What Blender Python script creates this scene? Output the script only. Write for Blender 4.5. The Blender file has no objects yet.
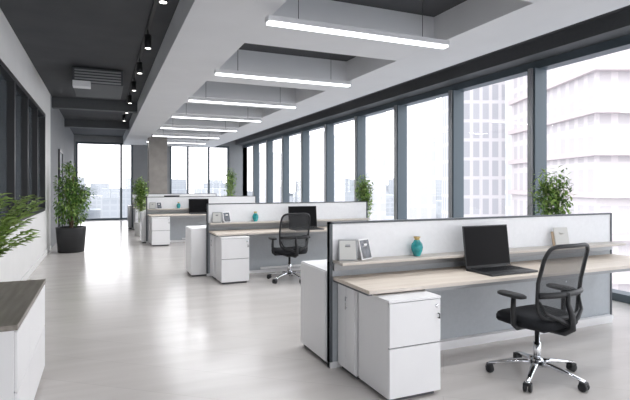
import bpy, bmesh, math, random
from mathutils import Vector, Matrix
random.seed(7)
scene = bpy.context.scene
try:
    scene.view_settings.view_transform = 'Standard'
    scene.view_settings.look = 'None'
except Exception: pass

# ------------------------------------------------------------ materials
def new_mat(name):
    m = bpy.data.materials.new(name); m.use_nodes = True
    nt = m.node_tree
    return m, nt, nt.nodes['Principled BSDF']
def mat(name, col, rough=0.5, metal=0.0, spec=0.5, noise=0.0, nscale=20, emit=None, es=0):
    m, nt, b = new_mat(name)
    b.inputs['Base Color'].default_value = (*col, 1)
    b.inputs['Roughness'].default_value = rough
    b.inputs['Metallic'].default_value = metal
    b.inputs['Specular IOR Level'].default_value = spec
    if emit:
        b.inputs['Emission Color'].default_value = (*emit, 1)
        b.inputs['Emission Strength'].default_value = es
    if noise > 0:
        tc = nt.nodes.new('ShaderNodeTexCoord'); n = nt.nodes.new('ShaderNodeTexNoise')
        n.inputs['Scale'].default_value = nscale; n.inputs['Detail'].default_value = 4
        r = nt.nodes.new('ShaderNodeValToRGB')
        r.color_ramp.elements[0].position = 0.3; r.color_ramp.elements[1].position = 0.7
        r.color_ramp.elements[0].color = (*[c*(1-noise) for c in col], 1)
        r.color_ramp.elements[1].color = (*[min(1, c*(1+noise)) for c in col], 1)
        nt.links.new(tc.outputs['Object'], n.inputs['Vector'])
        nt.links.new(n.outputs['Fac'], r.inputs['Fac'])
        nt.links.new(r.outputs['Color'], b.inputs['Base Color'])
    return m
def wood(name, c1, c2, rough=0.45, sc=(1.2, 18, 18)):
    m, nt, b = new_mat(name)
    tc = nt.nodes.new('ShaderNodeTexCoord'); mp = nt.nodes.new('ShaderNodeMapping')
    mp.inputs['Scale'].default_value = sc
    n = nt.nodes.new('ShaderNodeTexNoise'); n.inputs['Scale'].default_value = 1.5; n.inputs['Detail'].default_value = 6
    r = nt.nodes.new('ShaderNodeValToRGB')
    r.color_ramp.elements[0].position = 0.3; r.color_ramp.elements[1].position = 0.7
    r.color_ramp.elements[0].color = (*c1, 1); r.color_ramp.elements[1].color = (*c2, 1)
    nt.links.new(tc.outputs['Object'], mp.inputs['Vector']); nt.links.new(mp.outputs['Vector'], n.inputs['Vector'])
    nt.links.new(n.outputs['Fac'], r.inputs['Fac']); nt.links.new(r.outputs['Color'], b.inputs['Base Color'])
    b.inputs['Roughness'].default_value = rough
    return m
def floor_mat():
    m, nt, b = new_mat('floor_stone')
    L = nt.links
    tc = nt.nodes.new('ShaderNodeTexCoord'); mp = nt.nodes.new('ShaderNodeMapping')
    mp.inputs['Rotation'].default_value = (0, 0, math.radians(38))
    br = nt.nodes.new('ShaderNodeTexBrick')
    br.inputs['Scale'].default_value = 1.0
    br.inputs['Brick Width'].default_value = 30; br.inputs['Row Height'].default_value = 0.45
    br.inputs['Mortar Size'].default_value = 0.003
    br.inputs['Color1'].default_value = (0.675, 0.64, 0.615, 1); br.inputs['Color2'].default_value = (0.70, 0.665, 0.64, 1)
    br.inputs['Mortar'].default_value = (0.60, 0.57, 0.545, 1)
    mp2 = nt.nodes.new('ShaderNodeMapping'); mp2.inputs['Scale'].default_value = (0.6, 5, 1)
    mp2.inputs['Rotation'].default_value = (0, 0, math.radians(38))
    n = nt.nodes.new('ShaderNodeTexNoise'); n.inputs['Scale'].default_value = 1.2; n.inputs['Detail'].default_value = 6
    r = nt.nodes.new('ShaderNodeValToRGB')
    r.color_ramp.elements[0].position = 0.3; r.color_ramp.elements[1].position = 0.65
    r.color_ramp.elements[0].color = (0.91, 0.905, 0.90, 1); r.color_ramp.elements[1].color = (1, 1, 1, 1)
    mx = nt.nodes.new('ShaderNodeMixRGB'); mx.blend_type = 'MULTIPLY'; mx.inputs['Fac'].default_value = 1
    L.new(tc.outputs['Object'], mp.inputs['Vector']); L.new(mp.outputs['Vector'], br.inputs['Vector'])
    L.new(tc.outputs['Object'], mp2.inputs['Vector']); L.new(mp2.outputs['Vector'], n.inputs['Vector'])
    L.new(n.outputs['Fac'], r.inputs['Fac'])
    L.new(br.outputs['Color'], mx.inputs['Color1']); L.new(r.outputs['Color'], mx.inputs['Color2'])
    L.new(mx.outputs['Color'], b.inputs['Base Color'])
    b.inputs['Roughness'].default_value = 0.2
    return m
def glass_mat(name, tint=(0.98, 0.985, 1.0)):
    m = bpy.data.materials.new(name); m.use_nodes = True; nt = m.node_tree; nt.nodes.clear()
    o = nt.nodes.new('ShaderNodeOutputMaterial'); t = nt.nodes.new('ShaderNodeBsdfTransparent')
    g = nt.nodes.new('ShaderNodeBsdfGlossy'); g.inputs['Roughness'].default_value = 0.0
    t.inputs['Color'].default_value = (*tint, 1)
    f = nt.nodes.new('ShaderNodeLayerWeight'); f.inputs['Blend'].default_value = 0.5
    p = nt.nodes.new('ShaderNodeMath'); p.operation = 'POWER'; p.inputs[1].default_value = 5
    q = nt.nodes.new('ShaderNodeMath'); q.operation = 'MULTIPLY_ADD'; q.inputs[1].default_value = 0.75; q.inputs[2].default_value = 0.06
    mx = nt.nodes.new('ShaderNodeMixShader')
    nt.links.new(f.outputs['Facing'], p.inputs[0]); nt.links.new(p.outputs[0], q.inputs[0])
    nt.links.new(q.outputs[0], mx.inputs[0]); nt.links.new(t.outputs[0], mx.inputs[1]); nt.links.new(g.outputs[0], mx.inputs[2])
    nt.links.new(mx.outputs[0], o.inputs['Surface'])
    return m
def mesh_fabric(name):
    m = bpy.data.materials.new(name); m.use_nodes = True; nt = m.node_tree
    b = nt.nodes['Principled BSDF']; o = nt.nodes['Material Output']
    b.inputs['Base Color'].default_value = (0.045, 0.047, 0.05, 1); b.inputs['Roughness'].default_value = 0.7
    t = nt.nodes.new('ShaderNodeBsdfTransparent'); mx = nt.nodes.new('ShaderNodeMixShader')
    mx.inputs[0].default_value = 0.62
    nt.links.new(t.outputs[0], mx.inputs[1]); nt.links.new(b.outputs[0], mx.inputs[2]); nt.links.new(mx.outputs[0], o.inputs['Surface'])
    return m
def facade(name, wall, win, bw, rh, mortar):
    m, nt, b = new_mat(name)
    tc = nt.nodes.new('ShaderNodeTexCoord')
    sep = nt.nodes.new('ShaderNodeSeparateXYZ'); ad = nt.nodes.new('ShaderNodeMath'); ad.operation = 'ADD'
    cb = nt.nodes.new('ShaderNodeCombineXYZ')
    br = nt.nodes.new('ShaderNodeTexBrick'); br.offset = 0.0
    br.inputs['Scale'].default_value = 1; br.inputs['Brick Width'].default_value = bw; br.inputs['Row Height'].default_value = rh
    br.inputs['Mortar Size'].default_value = mortar
    br.inputs['Color1'].default_value = (*win, 1); br.inputs['Color2'].default_value = (*[c*0.95 for c in win], 1)
    br.inputs['Mortar'].default_value = (*wall, 1)
    L = nt.links
    L.new(tc.outputs['Object'], sep.inputs[0]); L.new(sep.outputs['X'], ad.inputs[0]); L.new(sep.outputs['Y'], ad.inputs[1])
    L.new(ad.outputs[0], cb.inputs['X']); L.new(sep.outputs['Z'], cb.inputs['Y']); L.new(cb.outputs[0], br.inputs['Vector'])
    L.new(br.outputs['Color'], b.inputs['Base Color']); b.inputs['Roughness'].default_value = 0.8
    return m

M = dict(
 floor=floor_mat(),
 beam=mat('beam_white', (0.70, 0.71, 0.73), 0.7, noise=0.02, nscale=2),
 dark=mat('ceiling_charcoal', (0.055, 0.058, 0.064), 0.8, noise=0.12, nscale=2),
 dark2=mat('duct_charcoal', (0.075, 0.08, 0.086), 0.6, noise=0.05),
 wallL=mat('wall_offwhite', (0.82, 0.82, 0.81), 0.7, noise=0.02, nscale=3),
 greywall=mat('wall_grey', (0.26, 0.27, 0.28), 0.7, noise=0.04, nscale=3),
 column=mat('concrete_column', (0.33, 0.31, 0.29), 0.8, noise=0.1, nscale=4),
 mull=mat('mullion_bluegrey', (0.085, 0.11, 0.13), 0.45, metal=0.2),
 frame=mat('black_frame', (0.02, 0.022, 0.025), 0.4),
 pane=mat('tinted_pane', (0.09, 0.105, 0.12), 0.05, spec=1.0, noise=0.2, nscale=1),
 lam=mat('white_laminate', (0.87, 0.87, 0.88), 0.3, noise=0.008, nscale=5),
 gap=mat('shadow_gap', (0.10, 0.10, 0.11), 0.8),
 panelw=mat('partition_white', (0.80, 0.81, 0.83), 0.6, noise=0.02, nscale=30),
 panelg=mat('partition_grey', (0.44, 0.47, 0.50), 0.7, noise=0.03, nscale=30),
 alu=mat('partition_frame', (0.09, 0.10, 0.11), 0.4, metal=0.4),
 alul=mat('grey_metal', (0.34, 0.35, 0.36), 0.4, metal=0.5),
 wood=wood('desk_oak', (0.68, 0.59, 0.50), (0.80, 0.72, 0.63)),
 woodd=wood('sideboard_wood', (0.20, 0.18, 0.155), (0.31, 0.28, 0.25), sc=(18, 1.5, 18)),
 shelf=wood('shelf_wood', (0.50, 0.46, 0.42), (0.60, 0.56, 0.51)),
 edge=mat('desk_edge', (0.66, 0.60, 0.54), 0.5),
 chrome=mat('chrome', (0.75, 0.76, 0.78), 0.15, metal=1.0),
 black=mat('black_plastic', (0.012, 0.013, 0.015), 0.45),
 fabric=mat('black_fabric', (0.014, 0.015, 0.018), 0.85, spec=0.3, noise=0.3, nscale=120),
 mesh=mesh_fabric('chair_mesh'),
 screen=mat('screen_black', (0.004, 0.004, 0.005), 0.3, spec=0.08),
 key=mat('keyboard', (0.02, 0.02, 0.023), 0.5),
 silver=mat('laptop_body', (0.06, 0.062, 0.066), 0.4, metal=0.5),
 teal=mat('teal_ceramic', (0.03, 0.36, 0.38), 0.15, noise=0.5, nscale=12),
 gold=mat('gold_rim', (0.55, 0.42, 0.18), 0.3, metal=0.6),
 photo=mat('photo_print', (0.10, 0.11, 0.13), 0.2, noise=0.8, nscale=14),
 card=mat('white_card', (0.62, 0.62, 0.60), 0.6),
 tan=mat('tan_wood', (0.42, 0.32, 0.22), 0.6),
 leaf=mat('leaf_green', (0.11, 0.22, 0.05), 0.5, noise=0.5, nscale=6),
 leaf2=mat('leaf_light', (0.25, 0.38, 0.09), 0.5, noise=0.4, nscale=6),
 leaf3=mat('leaf_palm', (0.36, 0.50, 0.15), 0.5, noise=0.3, nscale=6),
 bark=mat('bark', (0.16, 0.11, 0.07), 0.8, noise=0.3, nscale=30),
 stem=mat('bamboo_stem', (0.25, 0.33, 0.10), 0.5, noise=0.2),
 potb=mat('black_pot', (0.016, 0.017, 0.019), 0.45),
 potw=mat('white_pot', (0.75, 0.75, 0.74), 0.4),
 soil=mat('soil', (0.05, 0.035, 0.025), 0.95, noise=0.4, nscale=60),
 lampw=mat('lamp_diffuser', (0.9, 0.9, 0.9), 0.5, emit=(0.95, 0.97, 1.0), es=3.0),
 lampb=mat('lamp_housing', (0.75, 0.76, 0.78), 0.4),
 spot=mat('spot_lens', (0.9, 0.9, 0.9), 0.3, emit=(1, 0.97, 0.92), es=4.0),
 glass=glass_mat('window_glass'),
 fac1=facade('facade_pink', (0.60, 0.555, 0.56), (0.50, 0.465, 0.475), 1.6, 3.2, 0.32),  # tower facades: pale colours have the haze painted in
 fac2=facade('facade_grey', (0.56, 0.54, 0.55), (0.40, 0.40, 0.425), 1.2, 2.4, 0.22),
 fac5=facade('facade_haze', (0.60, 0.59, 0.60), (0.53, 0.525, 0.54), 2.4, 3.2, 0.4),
 fac3=facade('facade_far', (0.46, 0.47, 0.49), (0.42, 0.435, 0.46), 4, 4, 0.6),  # bluish cast of far facades is haze put into the colour
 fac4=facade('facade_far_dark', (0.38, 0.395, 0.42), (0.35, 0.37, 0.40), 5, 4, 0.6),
 slab=mat('balcony_slab', (0.54, 0.47, 0.47), 0.8, noise=0.03),
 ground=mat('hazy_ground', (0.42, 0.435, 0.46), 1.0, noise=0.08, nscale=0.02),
)

# ------------------------------------------------------------ mesh builder
class MB:
    def __init__(s): s.v = []; s.f = []; s.m = []; s.mats = []; s.sm = []
    def mi(s, k):
        if k not in s.mats: s.mats.append(k)
        return s.mats.index(k)
    def add(s, vs, fs, k, smooth=False, T=None):
        o = len(s.v); mi = s.mi(k)
        for p in vs:
            p = Vector(p)
            if T is not None: p = T @ p
            s.v.append(tuple(p))
        for f in fs:
            s.f.append(tuple(i+o for i in f)); s.m.append(mi); s.sm.append(smooth)
    def box(s, x0, x1, y0, y1, z0, z1, k, bev=0.0, T=None):
        if bev <= 0:
            vs = [(x, y, z) for z in (z0, z1) for y in (y0, y1) for x in (x0, x1)]
            s.add(vs, [(0,2,3,1),(4,5,7,6),(0,1,5,4),(2,6,7,3),(0,4,6,2),(1,3,7,5)], k, False, T); return
        bm = bmesh.new(); bmesh.ops.create_cube(bm, size=1)
        for v in bm.verts:
            v.co = Vector(((x0+x1)/2+v.co.x*(x1-x0), (y0+y1)/2+v.co.y*(y1-y0), (z0+z1)/2+v.co.z*(z1-z0)))
        bmesh.ops.bevel(bm, geom=list(bm.edges), offset=bev, segments=2, affect='EDGES', profile=0.5)
        bm.verts.index_update()
        s.add([v.co.copy() for v in bm.verts], [[v.index for v in f.verts] for f in bm.faces], k, False, T)
        bm.free()
    def rings(s, rs, k, cap=True, smooth=True, T=None):
        n = len(rs[0]); vs = [p for r in rs for p in r]; fs = []
        for i in range(len(rs)-1):
            for j in range(n):
                a = i*n+j; b = i*n+(j+1) % n
                fs.append((a, b, b+n, a+n))
        if cap:
            fs.append(tuple(reversed(range(n)))); fs.append(tuple((len(rs)-1)*n+j for j in range(n)))
        s.add(vs, fs, k, smooth, T)
    def lathe(s, prof, k, seg=24, c=(0, 0, 0), cap=True, T=None):
        s.rings([[(c[0]+r*math.cos(2*math.pi*j/seg), c[1]+r*math.sin(2*math.pi*j/seg), c[2]+z) for j in range(seg)] for r, z in prof], k, cap, True, T)
    def tube(s, pts, rad, k, seg=8, closed=False, T=None, flat=1.0):
        pts = [Vector(p) for p in pts]; n = len(pts); rs = []
        prev = None
        for i, p in enumerate(pts):
            if closed: d = pts[(i+1) % n]-pts[i-1]
            else: d = pts[min(i+1, n-1)]-pts[max(i-1, 0)]
            d.normalize()
            if prev is None:
                up = Vector((0, 0, 1)) if abs(d.z) < 0.9 else Vector((0, 1, 0))
                a = d.cross(up).normalized()
            else:
                a = (prev-d*prev.dot(d)).normalized()
            prev = a; b = d.cross(a)
            r = rad[i] if isinstance(rad, (list, tuple)) else rad
            rs.append([p+a*r*math.cos(2*math.pi*j/seg)+b*r*flat*math.sin(2*math.pi*j/seg) for j in range(seg)])
        if closed: rs.append(rs[0])
        s.rings(rs, k, not closed, True, T)
    def build(s, name, loc=(0, 0, 0), rz=0, link=True):
        me = bpy.data.meshes.new(name); me.from_pydata(s.v, [], s.f)
        for k in s.mats: me.materials.append(M[k])
        me.polygons.foreach_set('material_index', s.m); me.polygons.foreach_set('use_smooth', s.sm)
        me.update()
        bm = bmesh.new(); bm.from_mesh(me); bmesh.ops.recalc_face_normals(bm, faces=bm.faces); bm.to_mesh(me); bm.free()
        return inst(name, me, loc, rz)
def inst(name, me, loc, rz=0):
    o = bpy.data.objects.new(name, me); scene.collection.objects.link(o)
    o.location = loc; o.rotation_euler = (0, 0, rz); return o
def R(a, ax='Z', p=(0, 0, 0)):
    return Matrix.Translation(p) @ Matrix.Rotation(math.radians(a), 4, ax)

H = 1.5; XL = -1.12; XR = 6.1; Y0 = -4.0; Y1 = 22.8; ZC = 3.6
A = math.radians(23.35)
def W(px, d):
    l = (px-315)/491*d
    return (math.sin(A)*d+math.cos(A)*l, math.cos(A)*d-math.sin(A)*l)

# ------------------------------------------------------------ room shell
b = MB(); b.box(XL-0.2, XR+0.3, Y0-0.2, Y1+0.3, -0.2, 0, 'floor'); b.build('floor')
b = MB(); b.box(XL-0.2, XR+0.3, Y0-0.2, Y1+0.3, ZC, ZC+0.25, 'dark'); b.build('ceiling')
# beam grid
b = MB()
zb = 3.25
b.box(0.80, 1.60, Y0, Y1, zb, ZC, 'beam'); b.box(3.80, 4.70, Y0, Y1, zb, ZC, 'beam')
k = -3
while True:
    y = 5.05+2.4*k; k += 1
    if y > Y1-0.9: break
    if y < Y0: continue
    b.box(1.60, 3.80, y, y+0.85, zb+0.001, ZC, 'beam')
b.build('trim_ceiling_beams')
# window side soffit
b = MB(); b.box(5.75, XR+0.3, Y0, Y1, 3.40, ZC, 'dark2'); b.box(4.70, 4.78, Y0, Y1, 3.34, ZC, 'dark2'); b.build('trim_soffit')

# left wall with interior glazing
b = MB()
zs, zt = 0.98, 2.95; ye = 11.4
b.box(XL-0.15, XL, Y0, ye, 0, zs, 'wallL'); b.box(XL-0.15, XL, Y0, ye, zt, ZC, 'wallL')
b.box(XL-0.15, XL, ye, 12.9, 0, ZC, 'wallL'); b.box(XL-0.15, XL, 12.9, Y1, 0, ZC, 'greywall')
b.build('wall_left')
b = MB(); b.box(XL, XL+0.015, Y0, 12.9, 0, 0.10, 'wallL', 0.003); b.build('baseboard_left')
b = MB()
b.box(XL-0.05, XL+0.04, Y0, ye, zs, zs+0.06, 'frame'); b.box(XL-0.05, XL+0.04, Y0, ye, zt-0.07, zt, 'frame')
y = ye-0.07
while y > Y0:
    b.box(XL-0.05, XL+0.04, y, y+0.07, zs+0.06, zt-0.07, 'frame'); y -= 1.25
b.box(XL-0.07, XL-0.05, Y0, ye, zs+0.06, zt-0.07, 'pane')
b.build('window_1')
# door in left wall, far
b = MB(); dx = XL+0.004
b.box(dx, dx+0.04, 15.0, 15.08, 0, 2.4, 'frame'); b.box(dx, dx+0.04, 16.1, 16.18, 0, 2.4, 'frame'); b.box(dx, dx+0.04, 15.0, 16.18, 2.4, 2.48, 'frame')
b.box(dx, dx+0.02, 15.08, 16.1, 0.01, 2.4, 'mull'); b.tube([(dx+0.06, 15.2, 0.95), (dx+0.06, 15.2, 1.15)], 0.012, 'chrome')
b.build('door_1')

# window wall right
b = MB()
ztop = 3.40; m0 = 5.59; sp = 1.89
b.box(XR, XR+0.22, Y0, Y1, 0, 0.10, 'mull'); b.box(XR, XR+0.22, Y0, Y1, ztop-0.12, ztop, 'mull')
y = m0-sp*5
ms = []
while y < Y1-0.3:
    if y > Y0: ms.append(y)
    y += sp
for y in ms:
    b.box(XR-0.08, XR+0.16, y-0.075, y+0.075, 0.10, ztop-0.12, 'mull')
    b.box(XR-0.11, XR-0.08, y-0.04, y+0.04, 0.10, ztop-0.12, 'alul')
b.add([(XR+0.1, Y0, 0.1), (XR+0.1, Y1, 0.1), (XR+0.1, Y1, ztop-0.12), (XR+0.1, Y0, ztop-0.12)], [(0, 1, 2, 3)], 'glass')
b.box(XR, XR+0.22, Y1, Y1+0.2, 0, ZC, 'mull')
b.build('window_2')
# far wall
b = MB(); zf = 3.32
for x0, x1 in ((XL-0.15, -1.05), (1.20, 2.75), (5.45, XR+0.22)): b.box(x0, x1, Y1, Y1+0.2, 0, zf, 'greywall')
b.box(XL-0.15, XR+0.22, Y1, Y1+0.2, zf, ZC, 'greywall')
b.build('wall_far')
for n, (x0, x1, divs) in enumerate(((-1.05, 1.20, [0.72]), (2.75, 5.45, [3.55, 4.5]))):
    b = MB()
    b.box(x0, x1, Y1+0.02, Y1+0.14, 0, 0.08, 'mull'); b.box(x0, x1, Y1+0.02, Y1+0.14, zf-0.08, zf, 'mull')
    for x in [x0+0.04, x1-0.04]+divs: b.box(x-0.04, x+0.04, Y1+0.02, Y1+0.14, 0.08, zf-0.08, 'mull')
    b.add([(x0, Y1+0.08, 0.08), (x1, Y1+0.08, 0.08), (x1, Y1+0.08, zf-0.08), (x0, Y1+0.08, zf-0.08)], [(0, 1, 2, 3)], 'glass')
    b.build('window_%d' % (n+3))
# back wall; unseen glazing added to brighten camera-facing fronts
b = MB(); b.box(XL-0.15, XR+0.22, Y0-0.2, Y0, 0, 0.3, 'wallL'); b.box(XL-0.15, XR+0.22, Y0-0.2, Y0, 3.3, ZC, 'wallL')
b.box(XL-0.15, XL+0.1, Y0-0.2, Y0, 0.3, 3.3, 'wallL'); b.box(XR-0.1, XR+0.22, Y0-0.2, Y0, 0.3, 3.3, 'wallL'); b.build('wall_back')
b = MB()
for x in (XL+0.1, 0.6, 2.4, 4.2, XR-0.18): b.box(x, x+0.08, Y0-0.15, Y0-0.03, 0.3, 3.3, 'mull')
b.add([(XL+0.1, Y0-0.1, 0.3), (XR-0.1, Y0-0.1, 0.3), (XR-0.1, Y0-0.1, 3.3), (XL+0.1, Y0-0.1, 3.3)], [(0, 1, 2, 3)], 'glass'); b.build('window_5')
# column
b = MB(); b.box(1.55, 2.2, 19.0, 19.65, 0, ZC, 'column', 0.01); b.build('column')

# ------------------------------------------------------------ lamps
b = MB(); Lh = 1.085
b.box(-Lh, Lh, -0.055, 0.055, 0.0, 0.055, 'lampb', 0.006)
b.box(-Lh+0.01, Lh-0.01, -0.047, 0.047, -0.022, 0.0, 'lampw', 0.004)
for x in (-0.75, 0.75): b.tube([(x, 0, 0.05), (x, 0, 0.49)], 0.004, 'alu', 6)
lamp = b.build('linear_pendant_lamp', (2.555, 4.6, 3.10)); lys = [4.6+2.42*i for i in range(7)]
for y in [2.18]+lys[1:]: inst('linear_pendant_lamp', lamp.data, (2.555, y, 3.10))
for y in [2.18]+lys:
    L = bpy.data.lights.new('lamp_light', 'AREA'); L.shape = 'RECTANGLE'; L.size = 2.1; L.size_y = 0.09; L.energy = 36; L.color = (0.97, 0.98, 1)
    o = bpy.data.objects.new('lamp_light', L); scene.collection.objects.link(o); o.location = (2.555, y, 3.07)
# track with spots
b = MB(); b.box(0.53, 0.57, 3.0, 16, ZC-0.032, ZC-0.002, 'black'); b.build('light_track')
b = MB()
b.tube([(0, 0, -0.034), (0, 0, -0.12)], 0.01, 'black'); b.lathe([(0.0, -0.10), (0.045, -0.10), (0.045, -0.27), (0.040, -0.275)], 'black', 20)
b.lathe([(0.036, -0.279), (0.036, -0.274)], 'spot', 20)
sp0 = None
for y in (5.1, 6.9, 8.5, 10.1, 11.7, 13.3, 15.0):
    if sp0 is None: sp0 = b.build('track_spotlight', (0.55, y, ZC))
    else: inst('track_spotlight', sp0.data, (0.55, y, ZC))
    L = bpy.data.lights.new('spot_light', 'SPOT'); L.energy = 36; L.spot_size = 1.6; L.spot_blend = 0.9; L.shadow_soft_size = 0.04
    o = bpy.data.objects.new('spot_light', L); scene.collection.objects.link(o); o.location = (0.55, y, ZC-0.29)
# air conditioner
b = MB()
b.box(-0.42, 0.42, 0, 1.5, -0.30, -0.02, 'dark2', 0.01)
for i in range(5): b.box(-0.38, 0.38, -0.012, 0, -0.28+i*0.05, -0.255+i*0.05, 'alul')
for i in range(4): b.box(-0.40, -0.12, -0.25+i*0.06, -0.2+i*0.06, -0.40, -0.30, 'lampb', 0.005)
b.build('air_conditioner_duct', (-0.08, 9.6, ZC))
b = MB(); b.box(XL, 0.8, 13.2, 13.45, 3.35, ZC, 'dark2'); b.box(XL, 0.8, 17.4, 17.65, 3.35, ZC, 'dark2'); b.build('trim_cross_beam')

# ------------------------------------------------------------ workstation
def workstation(x0, x1, Y):
    b = MB(); w = x1-x0
    b.box(0, w, -0.02, 0.02, 0.05, 0.86, 'panelg'); b.box(0, w, -0.02, 0.02, 0.87, 1.18, 'panelw')
    for x in (0, w-0.025): b.box(x, x+0.025, -0.026, 0.026, 0.0, 1.195, 'alu')
    b.box(0.0, w, -0.026, 0.026, 1.18, 1.195, 'alu'); b.box(0, w, -0.024, 0.024, 0.855, 0.87, 'alu')
    b.box(0, w, -0.03, 0.03, 0.0, 0.05, 'lam')
    for s in (-1, 1):
        f = lambda a, c: (min(s*a, s*c), max(s*a, s*c))
        xs = 0.03 if s < 0 else 0.44
        y0, y1 = f(0.026, 0.20); b.box(xs, w-0.03, y0, y1, 0.862, 0.885, 'shelf', 0.003)
        y0, y1 = f(0.026, 0.05); b.box(xs, w-0.03, y0, y1, 0.80, 0.862, 'alul')
        y0, y1 = f(0.026, 0.62); b.box(xs, w, y0, y1, 0.722, 0.75, 'wood', 0.003)
        y0, y1 = f(0.62, 0.624); b.box(xs, w, y0, y1, 0.724, 0.748, 'edge')
        for x in (xs, w-0.06):
            y0, y1 = f(0.03, 0.60); b.box(x, x+0.035, y0, y1, 0.71, 0.722, 'alu')
        y0, y1 = f(0.55, 0.59); b.box(xs+0.5, w-0.05, y0, y1, 0.69, 0.722, 'alul')
        y0, y1 = f(0.54, 0.58)
        b.box(w-0.06, w-0.02, y0, y1, 0, 0.69, 'alul')
        y0, y1 = f(0.03, 0.09); b.box(0.9, w-0.06, y0, y1, 0.07, 0.10, 'lam')
    return b.build('office_workstation_desk', (x0, Y, 0))
b = MB()
b.box(0, 0.43, 0.018, 0.44, 0.03, 0.690, 'lam', 0.003); b.box(-0.002, 0.432, 0.0, 0.442, 0.690, 0.708, 'lam', 0.003)
b.box(0.03, 0.40, 0.04, 0.42, 0.0, 0.03, 'gap')
b.box(0.004, 0.426, 0.016, 0.0185, 0.04, 0.688, 'gap')
for z0, z1 in ((0.035, 0.375), (0.383, 0.686)): b.box(0.002, 0.428, 0.0, 0.017, z0, z1, 'lam', 0.003)
b.lathe([(0.014, 0), (0.014, 0.006), (0.010, 0.008)], 'chrome', 16, T=R(90, 'X', (0.395, 0.0, 0.64)))
b.tube([(0.405, -0.002, 0.585), (0.405, -0.02, 0.585), (0.405, -0.02, 0.555), (0.405, -0.002, 0.555)], 0.005, 'black', 6)
ped = b.build('drawer_pedestal', (1.79, 2.87, 0)).data
b = MB()
b.box(0, 0.40, 0, 0.30, 0.03, 0.70, 'lam', 0.003); b.box(0.02, 0.38, 0.02, 0.28, 0, 0.03, 'gap')
for y0, y1 in ((0.006, 0.147), (0.153, 0.294)): b.box(-0.012, 0.0, y0, y1, 0.04, 0.694, 'lam', 0.003)
b.tube([(-0.025, 0.13, 0.52), (-0.025, 0.13, 0.62)], 0.005, 'chrome', 6)
b.tube([(-0.025, 0.13, 0.53), (-0.01, 0.13, 0.53)], 0.004, 'chrome', 6); b.tube([(-0.025, 0.13, 0.61), (-0.01, 0.13, 0.61)], 0.004, 'chrome', 6)
cab = b.build('storage_cabinet', (1.78, 3.33, 0)).data
b = MB()
b.box(0, 0.42, 0, 0.56, 0.03, 0.79, 'lam', 0.003); b.box(0.02, 0.40, 0.02, 0.54, 0, 0.03, 'gap')
b.box(-0.01, 0.0, 0.006, 0.554, 0.04, 0.78, 'lam', 0.003)
bcab = b.build('storage_cabinet', (1.70, 3.70, 0)).data

# laptop, hinge at y=0, base toward -y
b = MB(); lw, ld, lh = 0.52, 0.31, 0.37
b.box(-lw/2, lw/2, -ld, 0, 0, 0.016, 'silver', 0.004)
b.box(-lw/2+0.03, lw/2-0.03, -ld+0.12, -0.03, 0.016, 0.0175, 'key')
for r in range(5):
    for c in range(14):
        x = -lw/2+0.045+c*0.031; y = -0.05-r*0.027
        b.box(x, x+0.026, y-0.022, y, 0.0175, 0.0195, 'black')
b.box(-0.06, 0.06, -ld+0.02, -ld+0.10, 0.016, 0.0168, 'key')
T = R(-7, 'X', (0, 0.0, 0.018))
b.box(-lw/2, lw/2, -0.004, 0.006, 0, lh, 'black', 0.003, T); b.box(-lw/2+0.010, lw/2-0.010, -0.0055, -0.004, 0.02, lh-0.010, 'screen', 0, T)
b.tube([(-lw/2+0.06, 0, 0.016), (lw/2-0.06, 0, 0.016)], 0.008, 'black')
lap = b.build('laptop', (3.17, 3.42, 0.7505), math.radians(1)).data
# vase
b = MB()
b.lathe([(0.0, 0), (0.026, 0), (0.030, 0.006), (0.046, 0.045), (0.052, 0.075), (0.046, 0.105), (0.028, 0.13), (0.022, 0.14)], 'teal', 28)
b.lathe([(0.022, 0.14), (0.024, 0.152), (0.032, 0.165), (0.029, 0.166), (0.018, 0.145)], 'gold', 28, cap=False)
vase = b.build('ceramic_vase', (2.50, 3.56, 0.886)).data
def pframe(w, h, fk, ik):
    b = MB(); T = R(-14, 'X', (0, 0, 0.002))
    b.box(-w/2, w/2, 0, 0.012, 0, h, fk, 0.002, T); b.box(-w/2+0.009, w/2-0.009, -0.0015, 0, 0.009, h-0.009, ik, 0, T)
    b.add([(-0.02, 0.02, h*0.7), (0.02, 0.02, h*0.7), (0.025, h*0.42, 0.0), (-0.025, h*0.42, 0.0), (-0.02, 0.025, h*0.7+0.01), (0.02, 0.025, h*0.7+0.01), (0.025, h*0.42+0.004, 0.0), (-0.025, h*0.42+0.004, 0.0)],
          [(0,1,2,3),(4,7,6,5),(0,3,7,4),(1,5,6,2),(0,4,5,1),(3,2,6,7)], fk)
    return b
f1 = pframe(0.15, 0.17, 'alul', 'card').build('picture_frame', (1.82, 3.54, 0.8865), math.radians(-20)).data
f2 = pframe(0.14, 0.17, 'lam', 'photo').build('picture_frame', (2.00, 3.54, 0.8865), math.radians(25)).data
b = pframe(0.15, 0.19, 'card', 'card')
b.box(-0.10, -0.075, 0.01, 0.022, 0.0, 0.15, 'tan', 0.002, R(-14, 'X', (0, 0, 0.003)))
b.box(0.02, 0.16, 0.03, 0.045, 0.0, 0.012, 'tan', 0.002)
f3 = b.build('picture_frame', (4.22, 3.52, 0.8865), math.radians(-15)).data

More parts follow.
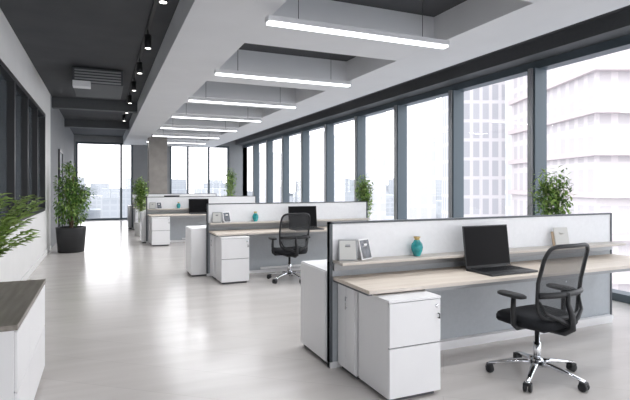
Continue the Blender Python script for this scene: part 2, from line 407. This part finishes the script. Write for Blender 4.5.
# ------------------------------------------------------------ chair
def sq(t, n=4.0):
    c, s = math.cos(t), math.sin(t)
    return (abs(c)**(2/n)*(1 if c >= 0 else -1), abs(s)**(2/n)*(1 if s >= 0 else -1))
def make_chair():
    b = MB()
    for i in range(5):
        T = R(72*i-8)
        rs = []
        for x, w, z, h in ((0.02, 0.032, 0.115, 0.032), (0.12, 0.026, 0.115, 0.026), (0.25, 0.019, 0.092, 0.02), (0.36, 0.015, 0.070, 0.014)):
            rs.append([(x, w*c, z+h*s_/1.4) for c, s_ in (sq(2*math.pi*j/12, 3) for j in range(12))])
        b.rings(rs, 'chrome', T=T)
        b.tube([(0.35, 0, 0.075), (0.35, 0, 0.045)], 0.008, 'black', 8, T=T)
        for s in (-1, 1):
            b.rings([[(0.35+r*math.cos(2*math.pi*j/18), s*y, 0.033+r*math.sin(2*math.pi*j/18)) for j in range(18)] for r, y in ((0.024, 0.006), (0.032, 0.010), (0.032, 0.026), (0.024, 0.030))], 'black', T=T)
        b.box(0.325, 0.375, -0.03, 0.03, 0.047, 0.068, 'black', 0.006, T)
    b.lathe([(0.045, 0.085), (0.05, 0.10), (0.045, 0.14), (0.03, 0.155)], 'chrome', 20)
    b.lathe([(0.028, 0.14), (0.028, 0.27), (0.018, 0.272), (0.018, 0.40)], 'chrome', 16)
    b.box(-0.10, 0.10, -0.14, 0.12, 0.385, 0.425, 'black', 0.012)
    b.tube([(0.10, 0.03, 0.40), (0.22, 0.03, 0.395)], 0.007, 'black')
    rs = []
    for sc, z in ((0.80, 0.425), (0.95, 0.430), (1.0, 0.452), (1.0, 0.480), (0.96, 0.502), (0.86, 0.512), (0.5, 0.507), (0.1, 0.504)):
        ring = []
        for j in range(40):
            c, s_ = sq(2*math.pi*j/40, 3.6)
            y = 0.25*sc*s_; dz = -0.03*max(0, (y-0.12)/0.12)**2
            ring.append((0.255*sc*c, y+0.01, z+dz))
        rs.append(ring)
    b.rings(rs, 'fabric')
    def P(t, s, o=0.0):
        w = 0.222+0.02*math.sin(math.pi*s*0.9)
        y = -0.235-0.085*s+0.028*math.sin(math.pi*min(1, s*1.1)) + 0.05*t*t+o
        return Vector((t*w, y, 0.515+0.545*s))
    N = 44
    out = [sq(2*math.pi*j/N, 7) for j in range(N)]
    b.tube([P(c, 0.5+0.5*s_) for c, s_ in out], 0.015, 'black', 8, closed=True)
    rs = [[P(c*q, 0.5+0.5*s_*q, 0) for c, s_ in out] for q in (0.98, 0.8, 0.6, 0.4, 0.2, 0.02)]
    b.rings(rs, 'mesh', cap=False)
    b.tube([P(t/5, 0.33, -0.02) for t in range(-5, 6)], 0.014, 'black', 8, flat=1.6)
    b.tube([(0, -0.10, 0.405), (0, -0.24, 0.41), (0, -0.30, 0.45), (0, -0.295, 0.55), P(0, 0.2, -0.03), P(0, 0.36, -0.03)], [0.03, 0.028, 0.026, 0.024, 0.02, 0.014], 'black', 10)
    for s in (-1, 1):
        b.tube([(0, -0.28, 0.47), (s*0.10, -0.275, 0.52), (s*0.19, -0.24, 0.56), P(s*0.97, 0.25, -0.005)], [0.018, 0.016, 0.013, 0.01], 'black', 8)
        b.tube([(s*0.12, -0.02, 0.415), (s*0.25, -0.02, 0.42), (s*0.285, -0.02, 0.45), (s*0.29, -0.02, 0.56), (s*0.285, -0.02, 0.665)], [0.016, 0.018, 0.02, 0.02, 0.018], 'black', 10)
        rs = []
        for sc, z in ((0.8, 0.655), (1.0, 0.662), (1.0, 0.678), (0.85, 0.687)):
            rs.append([(s*0.283+0.043*sc*c, -0.0+0.125*sc*s_, z) for c, s_ in (sq(2*math.pi*j/24, 3) for j in range(24))])
        b.rings(rs, 'black')
    return b
ch = make_chair().build('office_chair', (3.12, 2.84, 0), math.radians(4))
inst('office_chair', ch.data, (2.70, 7.27, 0), math.radians(2))

# rows
workstation(1.70, 5.10, 3.66)
rows = [(1.56, 4.56, 8.10, -0.24), (1.02, 3.95, 13.35, -0.1), (0.90, 3.8, 17.9, -0.1)]
for x0, x1, Y, bo in rows:
    workstation(x0, x1, Y)
    inst('drawer_pedestal', ped, (x0+0.07, Y-0.79, 0)); inst('storage_cabinet', cab, (x0+0.06, Y-0.33, 0)); inst('storage_cabinet', bcab, (x0+bo, Y+0.04, 0))
    inst('laptop', lap, (x0+1.60 if Y < 10 else x0+1.3, Y-0.27, 0.7505))
    inst('ceramic_vase', vase, (x0+0.80, Y-0.10, 0.886))
    inst('picture_frame', f1, (x0+0.14, Y-0.12, 0.8865), math.radians(-20)); inst('picture_frame', f2, (x0+0.32, Y-0.12, 0.8865), math.radians(25))

# ------------------------------------------------------------ sideboard left
b = MB(); sy0, sy1 = 3.05, 4.45; sx0, sx1 = XL+0.02, -0.42
b.box(sx0, sx1-0.02, sy0+0.01, sy1-0.01, 0.06, 0.72, 'lam', 0.003); b.box(sx0, sx1, sy0, sy1, 0.72, 0.75, 'woodd', 0.003)
b.box(sx0+0.03, sx1-0.06, sy0+0.04, sy1-0.04, 0, 0.06, 'gap')
for i in range(3):
    ya = sy0+0.014+i*0.4573; b.box(sx1-0.019, sx1-0.003, ya, ya+0.452, 0.065, 0.38, 'lam', 0.003); b.box(sx1-0.019, sx1-0.003, ya, ya+0.452, 0.386, 0.708, 'lam', 0.003)
b.box(sx1-0.020, sx1-0.018, sy0+0.02, sy1-0.02, 0.07, 0.70, 'gap')
b.build('sideboard')

# ------------------------------------------------------------ plants
def leafq(b, p, d, up, L, w, k):
    d = d.normalized(); s = d.cross(up)
    if s.length < 1e-3: s = d.cross(Vector((1, 0, 0)))
    s.normalize(); n = s.cross(d).normalized()
    vs = [p, p+d*L*0.35+s*w+n*w*0.3, p+d*L*0.75+s*w*0.6-n*L*0.05, p+d*L-n*L*0.15, p+d*L*0.75-s*w*0.6-n*L*0.05, p+d*L*0.35-s*w+n*w*0.3, p+d*L*0.4]
    b.add(vs, [(0, 1, 6), (1, 2, 6), (2, 3, 6), (3, 4, 6), (4, 5, 6), (5, 0, 6)], k, True)
def rv():
    while True:
        v = Vector([random.uniform(-1, 1) for _ in range(3)])
        if 0.05 < v.length < 1: return v
def pot(b, r0, r1, h, k):
    b.lathe([(r0*0.9, 0), (r0, 0.01), (r1, h-0.02), (r1, h), (r1*0.9, h), (r1*0.88, h-0.05)], k, 28)
    b.lathe([(r1*0.88, h-0.06), (r1*0.88, h-0.045)], 'soil', 20)
def ficus(name, loc, R_=0.46, base=0.58, top=1.98, n=2300):
    b = MB(); pot(b, 0.27, 0.31, 0.56, 'potb')
    c = Vector((0, 0, (base+top)/2)); hz = (top-base)/2
    for i in range(9):
        e = rv().normalized(); e = Vector((e.x*R_*0.7, e.y*R_*0.7, c.z+e.z*hz*0.7))
        b.tube([(0.03*math.cos(i), 0.03*math.sin(i), 0.50), (e.x*0.25, e.y*0.25, 0.50+(e.z-0.50)*0.5), e], [0.016, 0.01, 0.005], 'bark', 6)
    cl = []
    for i in range(40):
        e = rv().normalized()*random.uniform(0.35, 0.9); cl.append(Vector((e.x*R_*0.85, e.y*R_*0.85, c.z+e.z*hz)))
    i = 0
    while i < n:
        q = random.choice(cl)+rv()*0.16
        d = (q-c); d.z *= 0.3; d = d+rv()*0.35; d.z -= 0.1
        if q.x < -0.30: continue
        i += 1
        leafq(b, q, d, Vector((0, 0, 1)), random.uniform(0.06, 0.11), random.uniform(0.016, 0.026), random.choice(['leaf', 'leaf', 'leaf2']))
    return b.build(name, loc)
def bamboo(name, top=1.7, n=650, r=0.22, pk='potw', loc=(0, 0, 0)):
    b = MB(); pot(b, 0.15, 0.19, 0.40, pk)
    st = []
    for i in range(12):
        a = random.uniform(0, 6.28); q = random.uniform(0.02, 0.10); q2 = q+random.uniform(0.0, 0.10)
        h = top*random.uniform(0.8, 0.97)
        pts = [(q*math.cos(a), q*math.sin(a), 0.34), (q*1.1*math.cos(a), q*1.1*math.sin(a), 0.34+h*0.4), (q2*math.cos(a), q2*math.sin(a), h)]
        st.append([Vector(p) for p in pts]); b.tube(pts, [0.009, 0.008, 0.004], 'stem', 6)
    for i in range(n):
        s = random.choice(st); t = random.random()**0.6
        zc = 0.75+(s[2].z-0.75)*t
        f = (zc-s[1].z)/(s[2].z-s[1].z)
        p = s[1].lerp(s[2], f) if f > 0 else s[0].lerp(s[1], (zc-s[0].z)/(s[1].z-s[0].z))
        q = p+rv()*r*0.6
        d = Vector((random.uniform(-1, 1), random.uniform(-1, 1), random.uniform(-0.5, 0.7)))
        leafq(b, q, d, Vector((0, 0, 1)), random.uniform(0.07, 0.12), random.uniform(0.012, 0.020), random.choice(['leaf', 'leaf2', 'leaf3']))
    return b.build(name, loc)
ficus('potted_ficus_tree', (-0.66, 12.3, 0))
bm1 = bamboo('potted_bamboo_plant', 1.72, 1300, 0.26, loc=(5.55, 4.78, 0))
inst('potted_bamboo_plant', bm1.data, (5.45, 9.75, 0), 1.3)
bm2 = bamboo('potted_bamboo_plant', 2.3, 1100, 0.34, loc=(4.55, 18.9, 0))
inst('potted_bamboo_plant', bm1.data, (1.05, 15.4, 0), 2.2).scale = (1.15, 1.15, 1.0)
# palm on sideboard
b = MB(); pot(b, 0.09, 0.12, 0.19, 'potw')
for i in range(44):
    a = 2*math.pi*i/44+random.uniform(-0.2, 0.2); reach = random.uniform(0.10, 0.40); h = random.uniform(0.18, 0.62)
    dr = Vector((math.cos(a), math.sin(a), 0)); 
    pts = []
    for k_ in range(9):
        t = k_/8; pts.append(dr*(0.02+reach*t**1.3)+Vector((0, 0, 0.15+h*(1.15*t-0.2*t**3))))
    if (pts[-1].x) < -0.16: continue
    b.tube(pts, [0.004-0.0003*k_ for k_ in range(9)], 'stem', 5)
    for k_ in range(2, 9):
        for s in (-1, 1):
            side = dr.cross(Vector((0, 0, 1)))*s
            d = side+dr*0.5+(pts[k_]-pts[k_-1]).normalized()*0.8
            for u_ in (0, 0.5):
                leafq(b, pts[k_].lerp(pts[k_-1], u_), d+rv()*0.35, (Vector((0, 0, 1))+rv()*0.6), random.uniform(0.06, 0.10), 0.017, random.choice(['leaf3', 'leaf2', 'leaf3']))
b.build('potted_palm', (-0.80, 4.14, 0.751))

# ------------------------------------------------------------ outside city
b = MB(); b.box(-600, 1500, -400, 2200, -62, -60, 'ground'); b.build('city_ground')
def tower(px0, px1, d, ytop, k, name, depth=18, bands=0):
    xa, ya = W(px0, d); xb, yb = W(px1, d); z = H+(185-ytop)/491*d
    wd = math.hypot(xb-xa, yb-ya); b = MB(); b.box(0, wd, 0, depth, -60, z, k)
    if bands:
        zz = -50
        while zz < z: b.box(-0.5, wd+0.5, -0.8, depth, zz, zz+0.5, 'slab'); zz += bands
    b.box(wd*0.3, wd*0.6, depth*0.3, depth*0.7, z, z+2, k)
    o = b.build(name, (xa, ya, 0), math.atan2(yb-ya, xb-xa)); return o
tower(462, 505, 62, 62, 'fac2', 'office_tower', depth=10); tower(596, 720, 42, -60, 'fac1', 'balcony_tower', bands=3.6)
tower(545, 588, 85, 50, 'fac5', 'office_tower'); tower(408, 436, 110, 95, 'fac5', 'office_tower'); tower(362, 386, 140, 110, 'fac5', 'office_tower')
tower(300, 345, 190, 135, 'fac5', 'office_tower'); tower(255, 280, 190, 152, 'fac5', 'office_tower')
b = MB()
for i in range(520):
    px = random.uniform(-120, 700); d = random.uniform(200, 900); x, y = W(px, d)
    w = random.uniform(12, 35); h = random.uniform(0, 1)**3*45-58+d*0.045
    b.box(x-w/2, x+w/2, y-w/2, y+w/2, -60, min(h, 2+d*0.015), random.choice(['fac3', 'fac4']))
b.build('city_skyline')

# ------------------------------------------------------------ world, sun
w = bpy.data.worlds.new('World'); scene.world = w; w.use_nodes = True
nt = w.node_tree; bg = nt.nodes['Background']
tc = nt.nodes.new('ShaderNodeTexCoord'); sp_ = nt.nodes.new('ShaderNodeSeparateXYZ'); rp = nt.nodes.new('ShaderNodeValToRGB')
rp.color_ramp.elements[0].position = 0.0; rp.color_ramp.elements[0].color = (1.0, 0.97, 0.975, 1)
rp.color_ramp.elements[1].position = 0.6; rp.color_ramp.elements[1].color = (0.88, 0.94, 1.0, 1)
nt.links.new(tc.outputs['Generated'], sp_.inputs[0]); nt.links.new(sp_.outputs['Z'], rp.inputs[0]); nt.links.new(rp.outputs[0], bg.inputs['Color'])
bg.inputs['Strength'].default_value = 3.2
S = bpy.data.lights.new('sun', 'SUN'); S.energy = 0.8; S.angle = 0.2; S.color = (1, 0.95, 0.92)
so = bpy.data.objects.new('sun', S); scene.collection.objects.link(so); so.rotation_euler = (math.radians(35), math.radians(-30), 0)

# ------------------------------------------------------------ camera
c = bpy.data.cameras.new('camera'); co = bpy.data.objects.new('camera', c); scene.collection.objects.link(co)
co.location = (0, 0, H); co.rotation_euler = (math.radians(90), 0, -A)
c.sensor_width = 36; c.lens = 36*491/630; c.shift_y = -15/630; c.clip_end = 3000; c.clip_start = 0.05
scene.camera = co
